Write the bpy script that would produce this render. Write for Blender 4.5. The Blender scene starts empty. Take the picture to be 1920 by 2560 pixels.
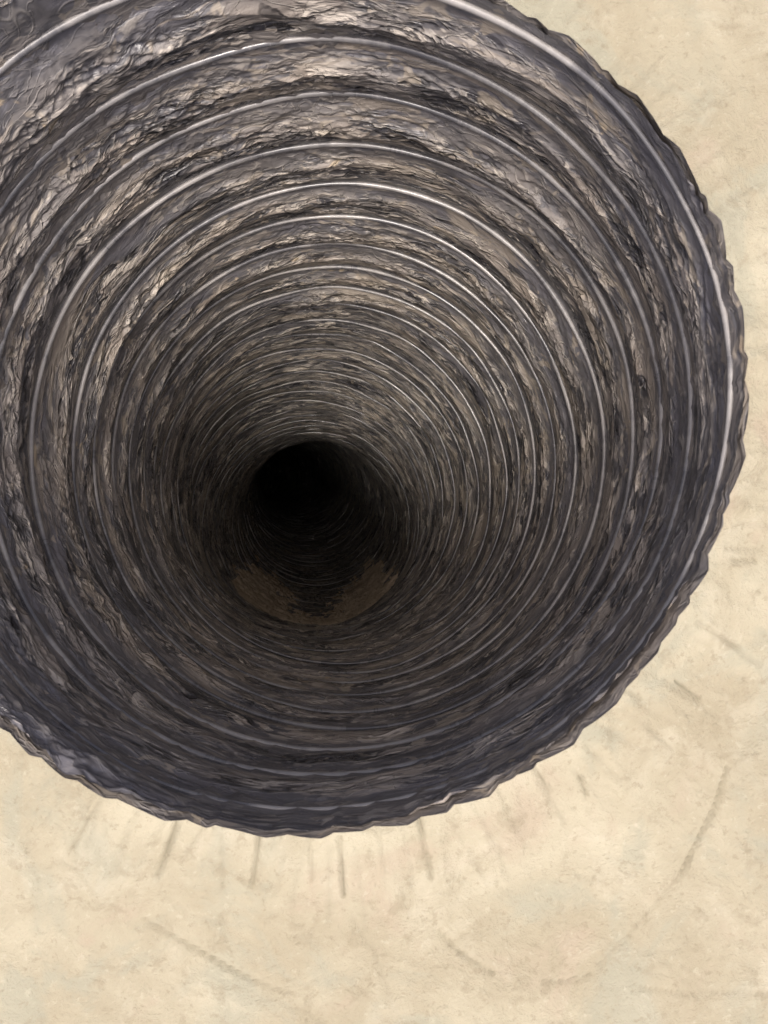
import bpy, math
import numpy as np

scene = bpy.context.scene
COL = scene.collection
PI = math.pi

# ------------------------------------------------------------------ camera
# The duct stands upright out of the ground, the camera looks straight down into it.
CAM_H = 0.335                       # height of the lens above the ground, metres
cam = bpy.data.cameras.new('camera')
cam_o = bpy.data.objects.new('camera', cam)
COL.objects.link(cam_o)
cam.sensor_fit = 'VERTICAL'
cam.sensor_height = 36.0
cam.lens = 26.0
cam.clip_start = 0.01
cam.clip_end = 100.0
cam.dof.use_dof = True
cam.dof.focus_distance = 0.50
cam.dof.aperture_fstop = 30.0
cam_o.location = (0, 0, CAM_H)
cam_o.rotation_euler = (0, 0, 0)
scene.camera = cam_o

# ------------------------------------------------------------------ sky, sun, exposure
SUN_EL, SUN_AZ = math.radians(78), math.radians(188)     # azimuth measured from +Y towards +X
world = bpy.data.worlds.new('World')
scene.world = world
world.use_nodes = True
wn = world.node_tree
wn.nodes.clear()
sky = wn.nodes.new('ShaderNodeTexSky')
sky.sky_type = 'NISHITA'
sky.sun_disc = False
sky.sun_elevation = SUN_EL
sky.sun_rotation = SUN_AZ
sky.air_density = 0.25
sky.dust_density = 6.0
sky.ozone_density = 1.0
bg = wn.nodes.new('ShaderNodeBackground')
bg.inputs['Strength'].default_value = 0.15
wo = wn.nodes.new('ShaderNodeOutputWorld')
wn.links.new(sky.outputs[0], bg.inputs['Color'])
wn.links.new(bg.outputs[0], wo.inputs['Surface'])

sun = bpy.data.lights.new('sun', 'SUN')
sun.energy = 1.3
sun.angle = math.radians(18)
sun.color = (1.0, 0.95, 0.88)
sun_o = bpy.data.objects.new('sun', sun)
COL.objects.link(sun_o)
sun_o.rotation_euler = (PI / 2 - SUN_EL, 0, PI - SUN_AZ)

scene.cycles.max_bounces = 6
scene.cycles.diffuse_bounces = 4
scene.cycles.glossy_bounces = 3
scene.view_settings.view_transform = 'Standard'
scene.view_settings.look = 'None'
scene.view_settings.gamma = 1.0
scene.view_settings.exposure = 0.62

# ------------------------------------------------------------------ noise helpers
rng = np.random.RandomState(7)

def lattice_noise(u, v, nu, seed):
    """smooth value noise; u in turns (periodic, nu cells a turn), v in cells. Range -1..1"""
    r = np.random.RandomState(seed)
    nv = 509
    tab = r.rand(nu, nv).astype(np.float32) * 2 - 1
    x = u * nu
    x0 = np.floor(x); y0 = np.floor(v)
    fx = (x - x0).astype(np.float32); fy = (v - y0).astype(np.float32)
    fx = fx * fx * (3 - 2 * fx); fy = fy * fy * (3 - 2 * fy)
    i0 = x0.astype(np.int64) % nu; i1 = (i0 + 1) % nu
    j0 = y0.astype(np.int64) % nv; j1 = (j0 + 1) % nv
    a = tab[i0, j0] * (1 - fx) + tab[i1, j0] * fx
    b = tab[i0, j1] * (1 - fx) + tab[i1, j1] * fx
    return a * (1 - fy) + b * fy

def ridge(n):
    return 1.0 - np.abs(n) * 2.0

def smooth(a, b, x):
    t = np.clip((x - a) / (b - a), 0, 1)
    return t * t * (3 - 2 * t)

# ------------------------------------------------------------------ object helpers
def tag(o, label=None, cat=None, kind=None):
    if label: o['label'] = label
    if cat: o['category'] = cat
    if kind: o['kind'] = kind
    return o

def link_mesh(name, co, faces, mat, parent=None, coords=None, extra=None):
    """co (n,3); faces (m,4) ints; coords = per vertex procedural texture coordinates"""
    me = bpy.data.meshes.new(name)
    n, m = len(co), len(faces)
    me.vertices.add(n)
    me.vertices.foreach_set('co', np.ascontiguousarray(co, dtype=np.float32).ravel())
    me.loops.add(m * 4)
    me.loops.foreach_set('vertex_index', np.ascontiguousarray(faces, dtype=np.int32).ravel())
    me.polygons.add(m)
    me.polygons.foreach_set('loop_start', np.arange(0, m * 4, 4, dtype=np.int32))
    me.polygons.foreach_set('use_smooth', np.ones(m, dtype=bool))
    me.update(calc_edges=True)
    if coords is not None:
        at = me.attributes.new('duct', 'FLOAT_VECTOR', 'POINT')
        at.data.foreach_set('vector', np.ascontiguousarray(coords, dtype=np.float32).ravel())
    if extra is not None:
        for key, arr in extra.items():
            at = me.attributes.new(key, 'FLOAT', 'POINT')
            at.data.foreach_set('value', np.ascontiguousarray(arr, dtype=np.float32).ravel())
    me.materials.append(mat)
    o = bpy.data.objects.new(name, me)
    COL.objects.link(o)
    o.parent = parent
    return o

def grid_faces(rows, cols, wrap=True, off=0):
    i = np.arange(rows - 1)[:, None]
    c = cols if wrap else cols - 1
    j = np.arange(c)[None, :]
    j1 = (j + 1) % cols
    f = np.stack([i * cols + j, i * cols + j1, (i + 1) * cols + j1, (i + 1) * cols + j], -1)
    return f.reshape(-1, 4) + off

# ------------------------------------------------------------------ the duct's centre line
R = 0.150
PITCH = 0.0414
Z0 = 0.248                          # distance of the rim below the lens
pts = np.array([                    # x, y, distance below the lens
    (-0.0330, 0.0442, 0.230), (-0.0322, 0.0436, 0.248), (-0.0262, 0.0385, 0.360), (-0.0235, 0.0350, 0.448),
    (-0.0385, 0.0270, 0.620), (-0.0650, 0.0170, 0.780), (-0.0900, 0.0040, 0.918), (-0.1020, -0.0160, 1.070), (-0.1150, -0.0190, 1.300),
    (-0.1370, -0.0030, 1.500), (-0.1750, 0.0350, 1.800), (-0.2380, 0.0750, 2.200), (-0.3250, 0.1200, 2.800),
    (-0.4300, 0.1600, 3.400), (-0.6600, 0.2000, 3.900), (-1.0500, 0.2300, 4.150), (-1.45, 0.25, 4.2)])
def spline(P, n=2400):
    out = []
    Q = np.vstack([2 * P[0] - P[1], P, 2 * P[-1] - P[-2]])
    seg = len(P) - 1
    for s in range(seg):
        t = np.linspace(0, 1, n // seg, endpoint=(s == seg - 1))[:, None]
        p0, p1, p2, p3 = Q[s:s + 4]
        out.append(0.5 * (2 * p1 + (p2 - p0) * t + (2 * p0 - 5 * p1 + 4 * p2 - p3) * t ** 2 + (3 * p1 - p0 - 3 * p2 + p3) * t ** 3))
    return np.vstack(out)
line = spline(pts)
for _ in range(3):                  # soften the kinks of the spline
    k = np.ones(61) / 61
    pad = np.vstack([line[:1] + (line[:1] - line[1:31][::-1]), line, line[-1:] + (line[-1:] - line[-31:-1][::-1])])
    line = np.stack([np.convolve(pad[:, a], k, 'valid') for a in range(3)], 1)
line[:, 2] = CAM_H - line[:, 2]
seglen = np.linalg.norm(np.diff(line, axis=0), axis=1)
arc = np.concatenate([[0], np.cumsum(seglen)])
i_rim = np.argmin(np.abs((CAM_H - line[:, 2]) - Z0))
arc -= arc[i_rim]
tan = np.gradient(line, axis=0); tan /= np.linalg.norm(tan, axis=1)[:, None]
ux = np.zeros_like(tan); ref = np.array([1.0, 0, 0])
for i in range(len(tan)):           # parallel transport
    ref = ref - tan[i] * np.dot(ref, tan[i]); ref /= np.linalg.norm(ref)
    ux[i] = ref
uy = np.cross(ux, tan)              # with the tangent pointing down, this is +Y in the picture
V_END = arc[-1] - 0.02

def frame(v):
    def g(A): return np.stack([np.interp(v, arc, A[:, a]) for a in range(3)], -1)
    return g(line), g(ux), g(uy), g(tan)

def place(theta, v, r):
    """theta from +X towards +Y; v arc length below the rim; r distance from the axis"""
    c, a, b, t = frame(v)
    return c + a * (r * np.cos(theta))[..., None] + b * (r * np.sin(theta))[..., None]

# spiral: seen from above it winds clockwise as it goes deeper
def turns_cw(theta):                # 0 at the top of the picture, growing clockwise
    return ((PI / 2 - theta) / (2 * PI)) % 1.0

def coil_jitter(theta, k):
    """small irregularities of the coil, in pitches; k counts turns and runs on from coil to coil"""
    u = theta / (2 * PI)
    return 0.10 * lattice_noise(u, k * 0.73 + 3.1, 5, 21) + 0.035 * lattice_noise(u, k * 0.9, 17, 22)

def out_of_round(theta, v):
    u = theta / (2 * PI)
    return (0.0022 * lattice_noise(u, v * 9.0 + 5, 4, 31) + 0.0012 * lattice_noise(u, v * 26.0 + 2, 9, 32))

# ------------------------------------------------------------------ materials
def new_mat(name):
    m = bpy.data.materials.new(name)
    m.use_nodes = True
    nt = m.node_tree
    nt.nodes.clear()
    out = nt.nodes.new('ShaderNodeOutputMaterial')
    bs = nt.nodes.new('ShaderNodeBsdfPrincipled')
    nt.links.new(bs.outputs[0], out.inputs['Surface'])
    return m, nt, bs

class NT:
    def __init__(s, nt): s.nt = nt
    def node(s, t, **kw):
        n = s.nt.nodes.new(t)
        for k, v in kw.items(): setattr(n, k, v)
        return n
    def link(s, a, b): s.nt.links.new(a, b)
    def attr(s, name, vec=True):
        n = s.node('ShaderNodeAttribute', attribute_name=name)
        return n.outputs['Vector'] if vec else n.outputs['Fac']
    def scale(s, vec, sc, loc=(0, 0, 0)):
        n = s.node('ShaderNodeMapping')
        s.link(vec, n.inputs['Vector'])
        n.inputs['Scale'].default_value = sc
        n.inputs['Location'].default_value = loc
        return n.outputs[0]
    def noise(s, vec, scale, detail=5, rough=0.6, dist=0.0):
        n = s.node('ShaderNodeTexNoise')
        s.link(vec, n.inputs['Vector'])
        n.inputs['Scale'].default_value = scale
        n.inputs['Detail'].default_value = detail
        n.inputs['Roughness'].default_value = rough
        n.inputs['Distortion'].default_value = dist
        return n.outputs['Fac']
    def ramp(s, f, a, b, lo=0.0, hi=1.0):
        n = s.node('ShaderNodeMapRange', interpolation_type='SMOOTHSTEP')
        s.link(f, n.inputs['Value'])
        n.inputs['From Min'].default_value = a; n.inputs['From Max'].default_value = b
        n.inputs['To Min'].default_value = lo; n.inputs['To Max'].default_value = hi
        return n.outputs[0]
    def math(s, op, a, b=None):
        n = s.node('ShaderNodeMath', operation=op)
        for i, x in enumerate((a, b)):
            if x is None: continue
            if isinstance(x, (int, float)): n.inputs[i].default_value = x
            else: s.link(x, n.inputs[i])
        return n.outputs[0]
    def mix(s, f, a, b):
        n = s.node('ShaderNodeMix', data_type='RGBA')
        for sock, x in ((n.inputs['Factor'], f), (n.inputs[6], a), (n.inputs[7], b)):
            if isinstance(x, (int, float)): sock.default_value = x
            elif isinstance(x, tuple): sock.default_value = (*x, 1)
            else: s.link(x, sock)
        return n.outputs[2]
    def bump(s, h, dist, strength=1.0, normal=None):
        n = s.node('ShaderNodeBump')
        s.link(h, n.inputs['Height'])
        n.inputs['Distance'].default_value = dist
        n.inputs['Strength'].default_value = strength
        if normal is not None: s.link(normal, n.inputs['Normal'])
        return n.outputs[0]

def film_material():
    m, nt, bs = new_mat('dusty_black_film')
    T = NT(nt)
    P = T.attr('duct')
    # warp the coordinates a little so that the streaks wander
    wn_ = T.node('ShaderNodeTexNoise'); T.link(T.scale(P, (25, 25, 25)), wn_.inputs['Vector']); wn_.inputs['Scale'].default_value = 1.0
    wv = T.node('ShaderNodeVectorMath', operation='MULTIPLY_ADD')
    T.link(wn_.outputs['Color'], wv.inputs[0]); wv.inputs[1].default_value = (0.012, 0.012, 0.012); T.link(P, wv.inputs[2])
    Q = wv.outputs[0]
    streak = T.noise(T.scale(Q, (20, 20, 62)), 1.0, 4, 0.60, 0.5)      # streaks that run round the duct
    patch = T.noise(T.scale(Q, (14, 14, 26), (3, 1, 2)), 1.0, 4, 0.6, 0.4)
    fine = T.noise(T.scale(Q, (130, 130, 420)), 1.0, 5, 0.7, 0.3)
    dep = T.attr('dust', False)                         # dust gathers on the crests of the folds
    fleck = T.noise(T.scale(Q, (60, 60, 170), (5, 5, 1)), 1.0, 4, 0.62, 0.8)
    a = T.math('ADD', T.math('MULTIPLY', streak, 0.8), T.math('MULTIPLY', patch, 0.5))
    a = T.math('ADD', a, T.math('MULTIPLY', fleck, 0.75))
    a = T.math('ADD', a, T.math('MULTIPLY', dep, 0.26))
    loose = T.math('SUBTRACT', 1.0, T.math('MULTIPLY', T.attr('taut', False), 0.88))
    dust = T.math('MULTIPLY', T.ramp(a, 1.135, 1.20), loose)
    thin = T.ramp(a, 0.95, 1.17, 0.0, 0.75)
    # thin pale creases where the film has been crushed
    def creases(vec, width):
        n = T.noise(vec, 1.0, 2, 0.5, 0.6)
        return T.ramp(T.math('ABSOLUTE', T.math('SUBTRACT', n, 0.5)), 0.0, width, 1.0, 0.0)
    c1 = creases(T.scale(Q, (26, 26, 95), (3, 8, 5)), 0.016)
    c2 = creases(T.scale(Q, (60, 60, 150), (13, 2, 4)), 0.020)
    where = T.ramp(patch, 0.40, 0.58, 0.30, 1.0)
    where = T.math('MULTIPLY', where, T.math('ADD', T.math('MULTIPLY', loose, 0.8), 0.2))
    cre = T.math('MULTIPLY', T.math('MAXIMUM', c1, T.math('MULTIPLY', c2, 0.8)), where)
    tone = T.noise(T.scale(P, (20, 20, 30), (7, 7, 7)), 1.0, 3, 0.5)
    dustcol = T.mix(T.ramp(tone, 0.35, 0.65), (0.48, 0.40, 0.32), (0.38, 0.345, 0.32))
    black = T.mix(T.ramp(patch, 0.38, 0.62), (0.055, 0.053, 0.060), (0.125, 0.119, 0.126))
    black = T.mix(T.math('MULTIPLY', T.attr('taut', False), 0.75), black, (0.255, 0.245, 0.262))  # pale grey of the taut dusty film, with lens haze partly put in
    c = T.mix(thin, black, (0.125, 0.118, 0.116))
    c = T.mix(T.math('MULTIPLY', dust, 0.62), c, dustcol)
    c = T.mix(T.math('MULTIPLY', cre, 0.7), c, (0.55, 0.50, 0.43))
    # short pale dashes of dust on the tiny pleats, dark gaps between them
    dash = T.noise(T.scale(Q, (46, 46, 165), (6, 1, 8)), 1.0, 3, 0.55, 0.9)
    dash2 = T.noise(T.scale(Q, (75, 75, 330), (2, 7, 3)), 1.0, 2, 0.5, 0.6)
    dsh = T.math('MAXIMUM', T.ramp(dash, 0.585, 0.62), T.ramp(dash2, 0.62, 0.65, 0.0, 0.9))
    dsh = T.math('MULTIPLY', T.math('MULTIPLY', dsh, loose), T.ramp(streak, 0.40, 0.52, 0.15, 1.0))
    gap = T.ramp(T.noise(T.scale(Q, (30, 30, 105), (9, 9, 2)), 1.0, 3, 0.55, 0.9), 0.46, 0.40)
    gap = T.math('MULTIPLY', gap, loose)
    c = T.mix(T.math('MULTIPLY', gap, 0.66), c, (0.022, 0.021, 0.023))
    c = T.mix(T.math('MULTIPLY', dsh, 0.85), c, (0.68, 0.61, 0.52))
    # long tan smears of dried dust that lie round the duct, also on the smooth film
    smear = T.noise(T.scale(Q, (11, 11, 75), (4, 4, 8)), 1.0, 4, 0.66, 0.9)
    c = T.mix(T.ramp(smear, 0.56, 0.61, 0, 0.58), c, (0.44, 0.375, 0.30))
    spot = T.noise(T.scale(Q, (48, 48, 80), (8, 3, 8)), 1.0, 3, 0.68, 0.6)
    c = T.mix(T.ramp(spot, 0.61, 0.65, 0, 0.62), c, (0.48, 0.41, 0.32))
    # a few clods of pale dried mud
    mud = T.ramp(T.noise(T.scale(Q, (30, 30, 44), (1, 5, 9)), 1.0, 5, 0.6, 0.8), 0.68, 0.71)
    c = T.mix(T.math('MULTIPLY', mud, 0.8), c, (0.52, 0.42, 0.29))
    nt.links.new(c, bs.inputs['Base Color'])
    nt.links.new(T.ramp(a, 0.98, 1.22, 0.27, 0.6), bs.inputs['Roughness'])
    bs.inputs['Specular IOR Level'].default_value = 0.8
    rg = T.node('ShaderNodeTexNoise', noise_type='RIDGED_MULTIFRACTAL')
    T.link(T.scale(Q, (40, 40, 110), (2, 2, 2)), rg.inputs['Vector'])
    rg.inputs['Scale'].default_value = 1.0; rg.inputs['Detail'].default_value = 3; rg.inputs['Roughness'].default_value = 0.5
    n1 = T.bump(T.math('MULTIPLY', rg.outputs['Fac'], where), 0.0018, 1.0)
    n2 = T.bump(cre, 0.0006, 1.0, n1)
    nt.links.new(T.bump(T.math('MULTIPLY', T.math('SUBTRACT', T.ramp(dash, 0.45, 0.68), gap), loose), 0.0012, 1.0, T.bump(T.math('MULTIPLY', fleck, loose), 0.0018, 1.0, n2)), bs.inputs['Normal'])
    return m

def wire_material():
    m, nt, bs = new_mat('film_covered_wire')
    T = NT(nt)
    P = T.attr('duct')
    n = T.noise(T.scale(P, (22, 22, 30)), 1.0, 6, 0.65)
    f = T.noise(T.scale(P, (160, 160, 500)), 1.0, 3, 0.6)
    c = T.mix(T.ramp(n, 0.40, 0.60), (0.13, 0.128, 0.135), (0.38, 0.36, 0.34))
    nt.links.new(c, bs.inputs['Base Color'])
    nt.links.new(T.ramp(n, 0.38, 0.6, 0.16, 0.6), bs.inputs['Roughness'])
    bs.inputs['Specular IOR Level'].default_value = 0.9
    nt.links.new(T.ramp(n, 0.42, 0.58, 0.15, 1.0), bs.inputs['Coat Weight'])
    bs.inputs['Coat Roughness'].default_value = 0.07
    nt.links.new(T.bump(f, 0.0004, 0.5), bs.inputs['Normal'])
    return m

def ground_material():
    m, nt, bs = new_mat('cream_ground')
    T = NT(nt)
    tc = T.node('ShaderNodeTexCoord').outputs['Object']
    big = T.noise(tc, 7.0, 5, 0.6, 0.8)
    mid = T.noise(T.scale(tc, (1, 1, 1), (4, 2, 1)), 22.0, 6, 0.65, 0.5)
    sm = T.noise(tc, 75.0, 6, 0.7, 0.3)
    hue = T.noise(T.scale(tc, (1, 1, 1), (9, 3, 7)), 16.0, 5, 0.6, 0.6)
    c = T.mix(T.ramp(big, 0.35, 0.65), (0.375, 0.332, 0.235), (0.49, 0.45, 0.335))
    c = T.mix(T.ramp(hue, 0.50, 0.62, 0, 0.8), c, (0.365, 0.35, 0.265))     # greyish green blotches
    c = T.mix(T.ramp(hue, 0.46, 0.33, 0, 0.7), c, (0.42, 0.35, 0.26))     # pinkish tan blotches
    c = T.mix(T.ramp(mid, 0.50, 0.70, 0, 0.45), c, (0.54, 0.50, 0.39))
    c = T.mix(T.ramp(sm, 0.53, 0.66, 0, 0.45), c, (0.30, 0.26, 0.18))
    shade = T.attr('crease_shade', False)
    grain = T.noise(T.scale(tc, (1, 1, 1), (2, 8, 5)), 190.0, 4, 0.7, 0.2)
    c = T.mix(T.ramp(grain, 0.58, 0.70, 0, 0.25), c, (0.60, 0.56, 0.44))
    c = T.mix(T.ramp(grain, 0.42, 0.32, 0, 0.40), c, (0.27, 0.23, 0.155))
    c = T.mix(T.math('MULTIPLY', shade, 0.85), c, (0.21, 0.195, 0.145))  # shade inside the ground creases, painted as a darker tone
    nt.links.new(c, bs.inputs['Base Color'])
    bs.inputs['Roughness'].default_value = 0.82
    bs.inputs['Specular IOR Level'].default_value = 0.25
    n1 = T.bump(mid, 0.004, 0.7)
    n2 = T.bump(grain, 0.0009, 0.9, T.bump(sm, 0.0022, 0.9, n1))
    nt.links.new(n2, bs.inputs['Normal'])
    return m

def dirt_material():
    m, nt, bs = new_mat('brown_dirt')
    T = NT(nt)
    tc = T.node('ShaderNodeTexCoord').outputs['Object']
    n = T.noise(tc, 60.0, 6, 0.7)
    g = T.noise(tc, 400.0, 3, 0.6)
    c = T.mix(T.ramp(n, 0.3, 0.7), (0.58, 0.46, 0.33), (0.72, 0.59, 0.44))
    nt.links.new(c, bs.inputs['Base Color'])
    bs.inputs['Roughness'].default_value = 0.95
    nt.links.new(T.bump(g, 0.001, 1.0, T.bump(n, 0.002, 1.0)), bs.inputs['Normal'])
    return m

M_FILM, M_WIRE, M_GROUND, M_DIRT = film_material(), wire_material(), ground_material(), dirt_material()

# ------------------------------------------------------------------ the duct
duct = bpy.data.objects.new('flexible_duct', None)
COL.objects.link(duct)
duct.location = (-0.029, 0.043, 0.0)
tag(duct, 'black dusty flexible duct with spiral wire coils, open mouth up in the cream ground', 'duct')
bpy.context.view_layer.update()
OFF = np.array(duct.location)

EDGE_UP = 0.030

def edge_cut(u):
    """how far the torn end of the film strays from a clean cut, metres along the duct"""
    e = 0.0025 * lattice_noise(u, np.full_like(u, 1.3), 11, 41) + 0.0020 * lattice_noise(u, np.full_like(u, 2.3), 63, 42)
    return e - EDGE_UP * smooth(0.35, 1.0, np.cos(2 * PI * u - math.radians(130)))

_gaps = np.random.RandomState(12).uniform(0.35, 1.5, 62)
NOTCH = np.cumsum(_gaps) / _gaps.sum()
LOBE = np.random.RandomState(13).uniform(0.35, 1.0, 64)

def scallop(u):
    """gathers of the hem: rounded lobes of uneven width with pinched notches"""
    w = (u + 0.0015 * lattice_noise(u, np.full_like(u, 5.2), 90, 43)) % 1.0
    i = np.searchsorted(NOTCH, w)
    lo = np.where(i == 0, 0.0, NOTCH[np.maximum(i - 1, 0)]); hi = NOTCH[np.minimum(i, 61)]
    t = np.clip((w - lo) / np.maximum(hi - lo, 1e-6), 0, 1)
    lobe = np.clip(np.minimum(t / 0.72, (1 - t) / 0.28), 0, 1) ** 0.8
    return lobe * LOBE[np.minimum(i, 61)] * np.clip((hi - lo) * 75, 0.3, 1.4) - 0.45

TAUT = [None]

def film_radius(theta, v):
    u = theta / (2 * PI)
    q = v / PITCH - turns_cw(theta)
    k = np.floor(q)
    q2 = q - coil_jitter(theta, v / PITCH)
    t = q2 - np.floor(q2)
    kk = np.floor(q2)
    # every band between two coils is folded inwards, the crest nearer its far end
    kb = (kk + turns_cw(theta)) * 1.37              # runs on smoothly from one turn to the next
    cpos = 0.54 + 0.16 * lattice_noise(u, kb + 11, 9, 51)
    up = np.clip(t / cpos, 0, 1); dn = np.clip((1 - t) / (1 - cpos), 0, 1)
    fold = np.minimum(up ** 1.15, dn ** 0.9)
    env = np.clip(np.sin(PI * np.clip(t, 0, 1)), 0, 1) ** 0.5
    a = 0.0030 + 0.0020 * lattice_noise(u, kb + 30, 11, 52) + 0.0012 * lattice_noise(u, kb + 60, 37, 53)
    r = R - a * fold
    # a second, shallower pleat that wanders across the band
    c2 = 0.30 + 0.35 * (lattice_noise(u, kb + 90, 13, 63) * 0.5 + 0.5)
    r = r - 0.0016 * np.clip(1 - np.abs(t - c2) / 0.09, 0, 1) * (0.5 + 0.9 * lattice_noise(u, kb + 120, 29, 64))
    # crumpling: sharp creases in several slanting directions, drawn out round the duct
    wv = v + 0.006 * lattice_noise(u, v * 50, 23, 54)
    cr = (0.55 * ridge(lattice_noise(u + 0.9 * wv, wv * 60, 19, 55))
          + 0.45 * ridge(lattice_noise(u - 1.6 * wv, wv * 110, 43, 56))
          + 0.42 * ridge(lattice_noise(u + 2.6 * wv, wv * 210, 90, 57))
          + 0.30 * ridge(lattice_noise(u - 0.8 * wv, wv * 430, 200, 58)))
    soft = 0.62 + 0.75 * lattice_noise(u, v * 22 + 4, 15, 59)
    r = r - 0.0017 * cr * env * soft
    r = r + out_of_round(theta, v)
    # the film is stretched smooth just past each coil and near the mouth; elsewhere it is crushed
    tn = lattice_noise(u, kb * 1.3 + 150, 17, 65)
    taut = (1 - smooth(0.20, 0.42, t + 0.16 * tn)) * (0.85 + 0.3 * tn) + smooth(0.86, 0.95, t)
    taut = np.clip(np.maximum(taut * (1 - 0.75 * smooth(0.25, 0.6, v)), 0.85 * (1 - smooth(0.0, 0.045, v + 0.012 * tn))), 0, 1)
    dust = np.clip(0.5 * fold + 0.5 * cr * env, 0, 1.2)
    TAUT[0] = taut
    return r, dust

def duct_coords(theta, v):
    return np.stack([np.cos(theta) * R, np.sin(theta) * R, v], -1)

def wall_piece(nth, rows_v, first):
    th = (np.arange(nth) + 0.5) / nth * 2 * PI
    theta, v = np.meshgrid(th, rows_v)
    if first:                                   # the torn, slightly flared end of the film
        u = theta / (2 * PI)
        w = 1 - smooth(0.0, 0.016, v)
        vv = v + w * edge_cut(u)
        r, dust = film_radius(theta, vv)
        r = r + (w ** 1.6) * (0.0012 + 0.0021 * scallop(u)) * (0.8 + 0.2 * lattice_noise(u, v * 0 + 2, 5, 45))
        dust = dust * (0.15 + 0.85 * (1 - w))
        v = vv
    else:
        r, dust = film_radius(theta, v)
    # the duct is squeezed shut at its buried far end
    r = r * (1 - 0.97 * smooth(V_END - 0.10, V_END, v))
    return place(theta, v, r) - OFF, duct_coords(theta, v), dust, TAUT[0], len(rows_v), nth

def build_wall():
    rows1 = [0.0]
    while rows1[-1] < 0.36:
        rows1.append(rows1[-1] + 0.00052 + rows1[-1] * 0.0016)
    join = rows1[-1]
    rows2 = [join - 0.0005]
    while rows2[-1] < V_END:
        rows2.append(rows2[-1] + min(0.0015 + (rows2[-1] - join) * 0.004, 0.012))
    pieces = [wall_piece(1900, np.array(rows1), True), wall_piece(700, np.array(rows2), False)]
    co, fc, cd, du, ta, off = [], [], [], [], [], 0
    for c, q, d, tt, nr, nc in pieces:
        ta.append(tt.reshape(-1))
        co.append(c.reshape(-1, 3)); cd.append(q.reshape(-1, 3)); du.append(d.reshape(-1))
        fc.append(grid_faces(nr, nc, True, off)); off += nr * nc
    print('wall quads', sum(len(f) for f in fc))
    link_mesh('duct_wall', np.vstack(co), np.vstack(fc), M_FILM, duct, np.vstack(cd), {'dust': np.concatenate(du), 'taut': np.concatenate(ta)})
build_wall()

def build_sleeve():
    """the gathered outside of the duct: turned over the rim and bulging as it runs down to the ground"""
    nth = 1500
    th = (np.arange(nth) + 0.5) / nth * 2 * PI
    s = np.linspace(0, 1, 70)
    theta, S = np.meshgrid(th, s)
    u = theta / (2 * PI)
    v = 0.105 * S ** 1.25
    ecut = edge_cut(u)
    v = v + (1 - smooth(0, 0.25, S)) * ecut
    q = (v / PITCH - turns_cw(theta)); t = q - np.floor(q)
    bulge = np.sin(PI * t) ** 0.8
    r0, _ = film_radius(theta, np.maximum(v, 0))
    edge = R + 0.0012 + 0.0021 * scallop(u)
    outer = smooth(0.80, 0.97, np.cos(theta - 0.80))
    body = R - 0.0016 + 0.0010 * bulge + 0.0014 * scallop(u) + 0.0026 * outer * (1 - 0.5 * S)
    body += outer * 0.0018 * ridge(lattice_noise(u + 1.2 * v, v * 70, 60, 61))
    body += out_of_round(theta, v)
    w = smooth(0.0, 0.10, S)
    r = (edge + out_of_round(theta, v)) * (1 - w) + body * w
    co = place(theta, v, r + 0.0004) - OFF
    link_mesh('outer_sleeve', co.reshape(-1, 3), grid_faces(len(s), nth), M_FILM, duct,
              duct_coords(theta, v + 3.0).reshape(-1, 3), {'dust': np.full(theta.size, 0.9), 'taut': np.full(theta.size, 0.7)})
build_sleeve()

def build_coils():
    n_coils = int((V_END - 0.12) / PITCH)
    for k in range(0, n_coils):
        depth = Z0 + k * PITCH
        nth = 360 if depth < 0.6 else (240 if depth < 1.1 else 140)
        ns = 10 if depth < 0.6 else 6
        # one turn, from the top of the picture clockwise
        turn = np.linspace(-0.24 if k == 0 else 0.0, 1, nth)
        rad = 0.00135 - 0.0005 * smooth(2, 14, k + turn)
        theta = PI / 2 - turn * 2 * PI
        # the jitter of this turn must run into the next one's
        v = (k + turn + coil_jitter(theta, k + turn)) * PITCH
        u = theta / (2 * PI)
        rc = R + out_of_round(theta, v) - 0.0009 + (0.0004 + 0.0013 * smooth(3, 12, k)) * lattice_noise(u, (k + turn) * 1.9 + 7, 23, 72)
        rr = rad * (1 + 0.18 * lattice_noise(u, (k + turn) * 1.7 + 7, 40, 71))
        if k == 0: rr = rr * smooth(-0.26, -0.20, turn) * (1 - 0.3 * smooth(0.0, 0.2, turn) * (1 - smooth(0.6, 1.0, turn)))
        phi = np.arange(ns) / ns * 2 * PI
        c, a, b, t = frame(v)
        e = a * np.cos(theta)[:, None] + b * np.sin(theta)[:, None]
        ctr = c + e * rc[:, None]
        co = ctr[:, None, :] + rr[:, None, None] * (e[:, None, :] * np.cos(phi)[None, :, None] + t[:, None, :] * np.sin(phi)[None, :, None])
        cd = np.repeat(duct_coords(theta, v)[:, None, :], ns, 1)
        link_mesh('wire_coil', (co - OFF).reshape(-1, 3), grid_faces(nth, ns), M_WIRE, duct, cd.reshape(-1, 3))
build_coils()

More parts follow.
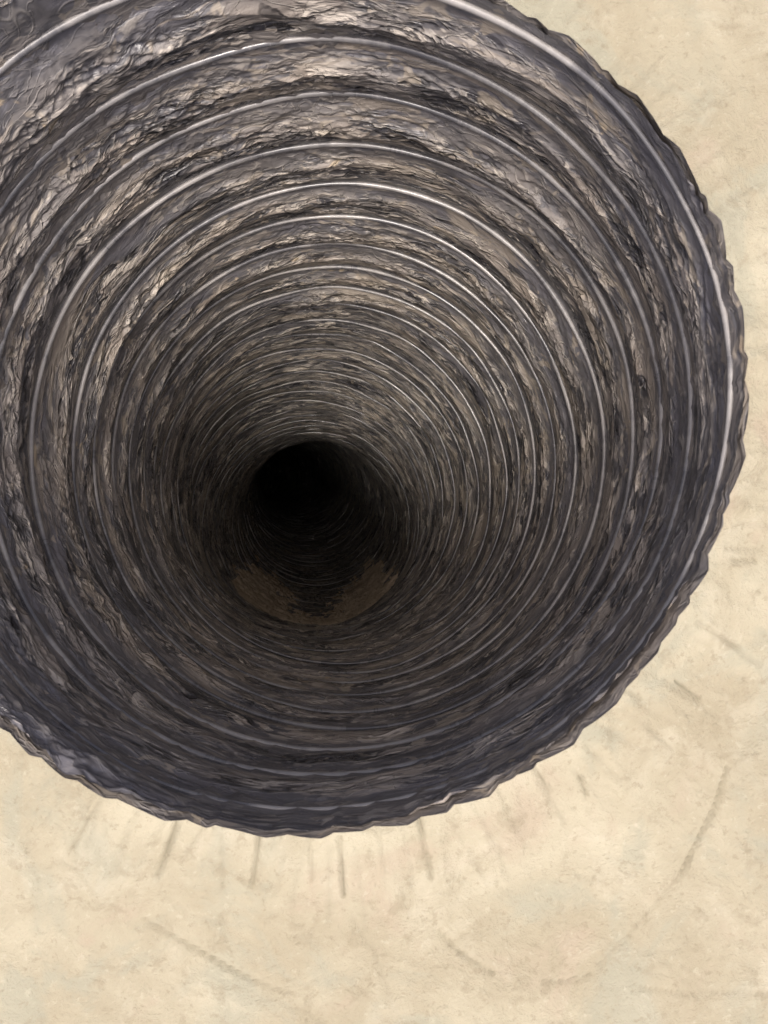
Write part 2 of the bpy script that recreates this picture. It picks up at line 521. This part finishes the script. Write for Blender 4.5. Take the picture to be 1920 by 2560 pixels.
# ------------------------------------------------------------------ dirt lying in the bend
def build_dirt():
    nth, nv = 260, 300
    th = np.linspace(-PI / 2 - 1.15, -PI / 2 + 1.10, nth)
    vs = np.linspace(0.805, 1.42, nv)
    theta, v = np.meshgrid(th, vs)
    u = theta / (2 * PI)
    r, _ = film_radius(theta, v)
    d = theta + PI / 2
    # two lobes with a swept hollow between them; the near edge follows a coil
    n1 = lattice_noise(u, v * 40, 60, 81); n2 = lattice_noise(u, v * 160, 200, 82)
    near = smooth(0.812, 0.83, v + 0.006 * n1 - 0.03 * np.abs(d))
    far = 1 - smooth(1.05, 1.40, v + 0.10 * n1 + 0.06 * n2)
    side = 1 - smooth(0.80, 1.15, np.abs(d) + 0.20 * n1 + 0.10 * n2)
    hollow = 1 - (1 - smooth(0.04, 0.48, np.abs(d + 0.05) + 0.16 * n1 + 0.10 * n2)) * smooth(0.87, 1.02, v)
    h = near * far * side * hollow + 0.10 * n1 * hollow + 0.05 * n2
    h = h - 0.30 * (1 - hollow * 0.7) * (0.5 + 0.5 * np.sin(v / PITCH * 4 * PI + 3 * n1))
    thick = -0.004 + 0.0085 * np.clip(h, 0, 1.0) + 0.0008 * n2 + 0.0008 * n1
    co = place(theta, v, r - thick)
    o = link_mesh('dirt', co.reshape(-1, 3), grid_faces(nv, nth, False), M_DIRT)
    tag(o, 'brown dirt settled in two patches on the lower side of the bend deep inside the duct', 'dirt', 'stuff')
build_dirt()

# ------------------------------------------------------------------ ground
def px(x, y, z=0.0):
    """where on the ground a mark seen in the photograph lies"""
    d = CAM_H - z
    return ((x - 960) / 1850 * d, (1280 - y) / 1850 * d)

def build_ground():
    cx, cy = -0.0262, 0.0398
    nth = 1000
    rr = list(np.arange(0.1535, 0.34, 0.0014))
    while rr[-1] < 30: rr.append(rr[-1] * 1.03 + 0.0005)
    rr = np.array(rr)
    th = np.arange(nth) / nth * 2 * PI
    T, RR = np.meshgrid(th, rr)
    u = T / (2 * PI)
    X = cx + RR * np.cos(T); Y = cy + RR * np.sin(T)
    near = 1 - smooth(0.5, 1.2, RR)
    Z = 0.012 * np.exp(-((RR - 0.15) / 0.045) ** 2)
    r = np.random.RandomState(5)
    for _ in range(26):                         # gentle undulation
        f = r.uniform(8, 70); a = r.uniform(0, 2 * PI); p = r.uniform(0, 2 * PI)
        Z = Z + near * 0.020 / f * np.sin(f * (X * np.cos(a) + Y * np.sin(a)) + p)
    crease_shade = np.zeros_like(Z)
    # short creases that fan out from the foot of the duct, seen on its lower and right side
    marks = []
    for (x0, y0, x1, y1, w, dep) in (
            (255, 2000, 178, 2122, 9, .8), (150, 1985, 110, 2060, 10, .3), (448, 2045, 394, 2190, 9, 1.0), (560, 2070, 556, 2185, 8, .35),
            (655, 2070, 632, 2215, 9, .9), (775, 2080, 780, 2200, 9, .5), (850, 2080, 861, 2240, 8, 1.0), (945, 2060, 965, 2180, 9, .4),
            (1048, 2035, 1078, 2200, 9, .9), (1180, 2010, 1265, 2150, 8, .3), (1235, 1960, 1262, 2000, 8, .3), (1338, 1925, 1382, 1985, 7, .7), (1455, 1950, 1475, 1998, 7, .8),
            (1520, 1700, 1600, 1745, 8, .5), (1690, 1705, 1755, 1755, 8, .9), (1735, 1555, 1850, 1620, 8, .7), (1620, 1820, 1690, 1880, 8, .5),
            (1800, 1368, 1910, 1374, 8, .4), (1820, 1398, 1890, 1402, 8, .8), (1790, 1250, 1915, 1270, 9, .3), (1560, 1650, 1640, 1690, 8, .3),
            (1640, 2090, 1600, 2150, 8, .15), (330, 2045, 300, 2130, 9, .3)):
        ax, ay = px(x0, y0); bx, by = px(x1, y1)
        marks.append(((ax, ay), (bx, by), w / 1850 * CAM_H, dep))
    for k in range(70):                         # fainter pleats between them
        a = -PI * 0.80 + k * 2 * PI / 105 + r.uniform(-.02, .02)
        L = r.uniform(0.018, 0.04); r0 = 0.190 + r.uniform(-.004, .004)
        a2 = a + r.uniform(-.03, .03)
        marks.append(((cx + r0 * math.cos(a), cy + r0 * math.sin(a)), (cx + (r0 + L) * math.cos(a2), cy + (r0 + L) * math.sin(a2)),
                      0.0022, r.uniform(.08, .30)))
    for poly, w, dep in (
            ([(360, 2300), (440, 2345), (520, 2390), (600, 2435), (665, 2465), (722, 2485)], 9, .75),
            ([(735, 2520), (790, 2545), (840, 2570)], 8, .5),
            ([(1100, 2335), (1140, 2380), (1190, 2415), (1235, 2440)], 8, .7),
            ([(1360, 2462), (1420, 2462), (1480, 2445)], 10, .5),
            ([(1600, 2470), (1700, 2480), (1830, 2478), (1915, 2482)], 10, .4),
            ([(1822, 1925), (1790, 2020), (1750, 2100), (1705, 2190)], 8, .8),
            ([(1700, 2200), (1640, 2270), (1570, 2350), (1500, 2420)], 8, .35),
            ([(60, 2110), (65, 2160), (92, 2200)], 8, .3), ([(110, 2175), (150, 2155), (190, 2180), (230, 2235)], 9, .25),
            ([(1780, 2290), (1700, 2380), (1590, 2384)], 9, .2),
            ([(880, 2300), (905, 2350), (935, 2385), (1000, 2560)], 14, .25), ([(410, 2240), (480, 2290), (560, 2310)], 14, .25)):
        for (p, q) in zip(poly[:-1], poly[1:]):
            marks.append((px(*p), px(*q), w / 1850 * CAM_H * 0.8, dep))
    depth = np.zeros_like(Z)
    for (ax, ay), (bx, by), w, dep in marks:
        sel = (X > min(ax, bx) - 4 * w) & (X < max(ax, bx) + 4 * w) & (Y > min(ay, by) - 4 * w) & (Y < max(ay, by) + 4 * w)
        if not sel.any(): continue
        x, y = X[sel], Y[sel]
        L2 = (bx - ax) ** 2 + (by - ay) ** 2
        t = ((x - ax) * (bx - ax) + (y - ay) * (by - ay)) / L2
        tc = np.clip(t, 0, 1)
        d = np.hypot(x - ax - tc * (bx - ax), y - ay - tc * (by - ay))
        g = np.exp(-(d / (w * 0.55)) ** 2) * dep
        depth[sel] = np.maximum(depth[sel], g)
    n = lattice_noise(u, RR * 55, 60, 91) * 0.5 + 0.5
    depth = depth * (0.45 + 0.75 * n)
    Z = Z - 0.0030 * depth
    crease_shade = np.clip(depth * 0.9, 0, 1)
    # low pleats between the creases
    pl = ridge(lattice_noise(u + 0.15 * RR, RR * 14, 70, 92)) * np.exp(-((RR - 0.195) / 0.03) ** 2)
    low = smooth(0.35, -0.25, np.sin(T - 0.5))
    Z = Z + 0.0016 * pl * low
    co = np.stack([X, Y, Z], -1).reshape(-1, 3)
    o = link_mesh('ground', co, grid_faces(len(rr), nth)[:, ::-1], M_GROUND, None, None, {'crease_shade': crease_shade})
    tag(o, 'pale cream mottled ground with short creases fanning out round the duct', None, 'structure')
build_ground()
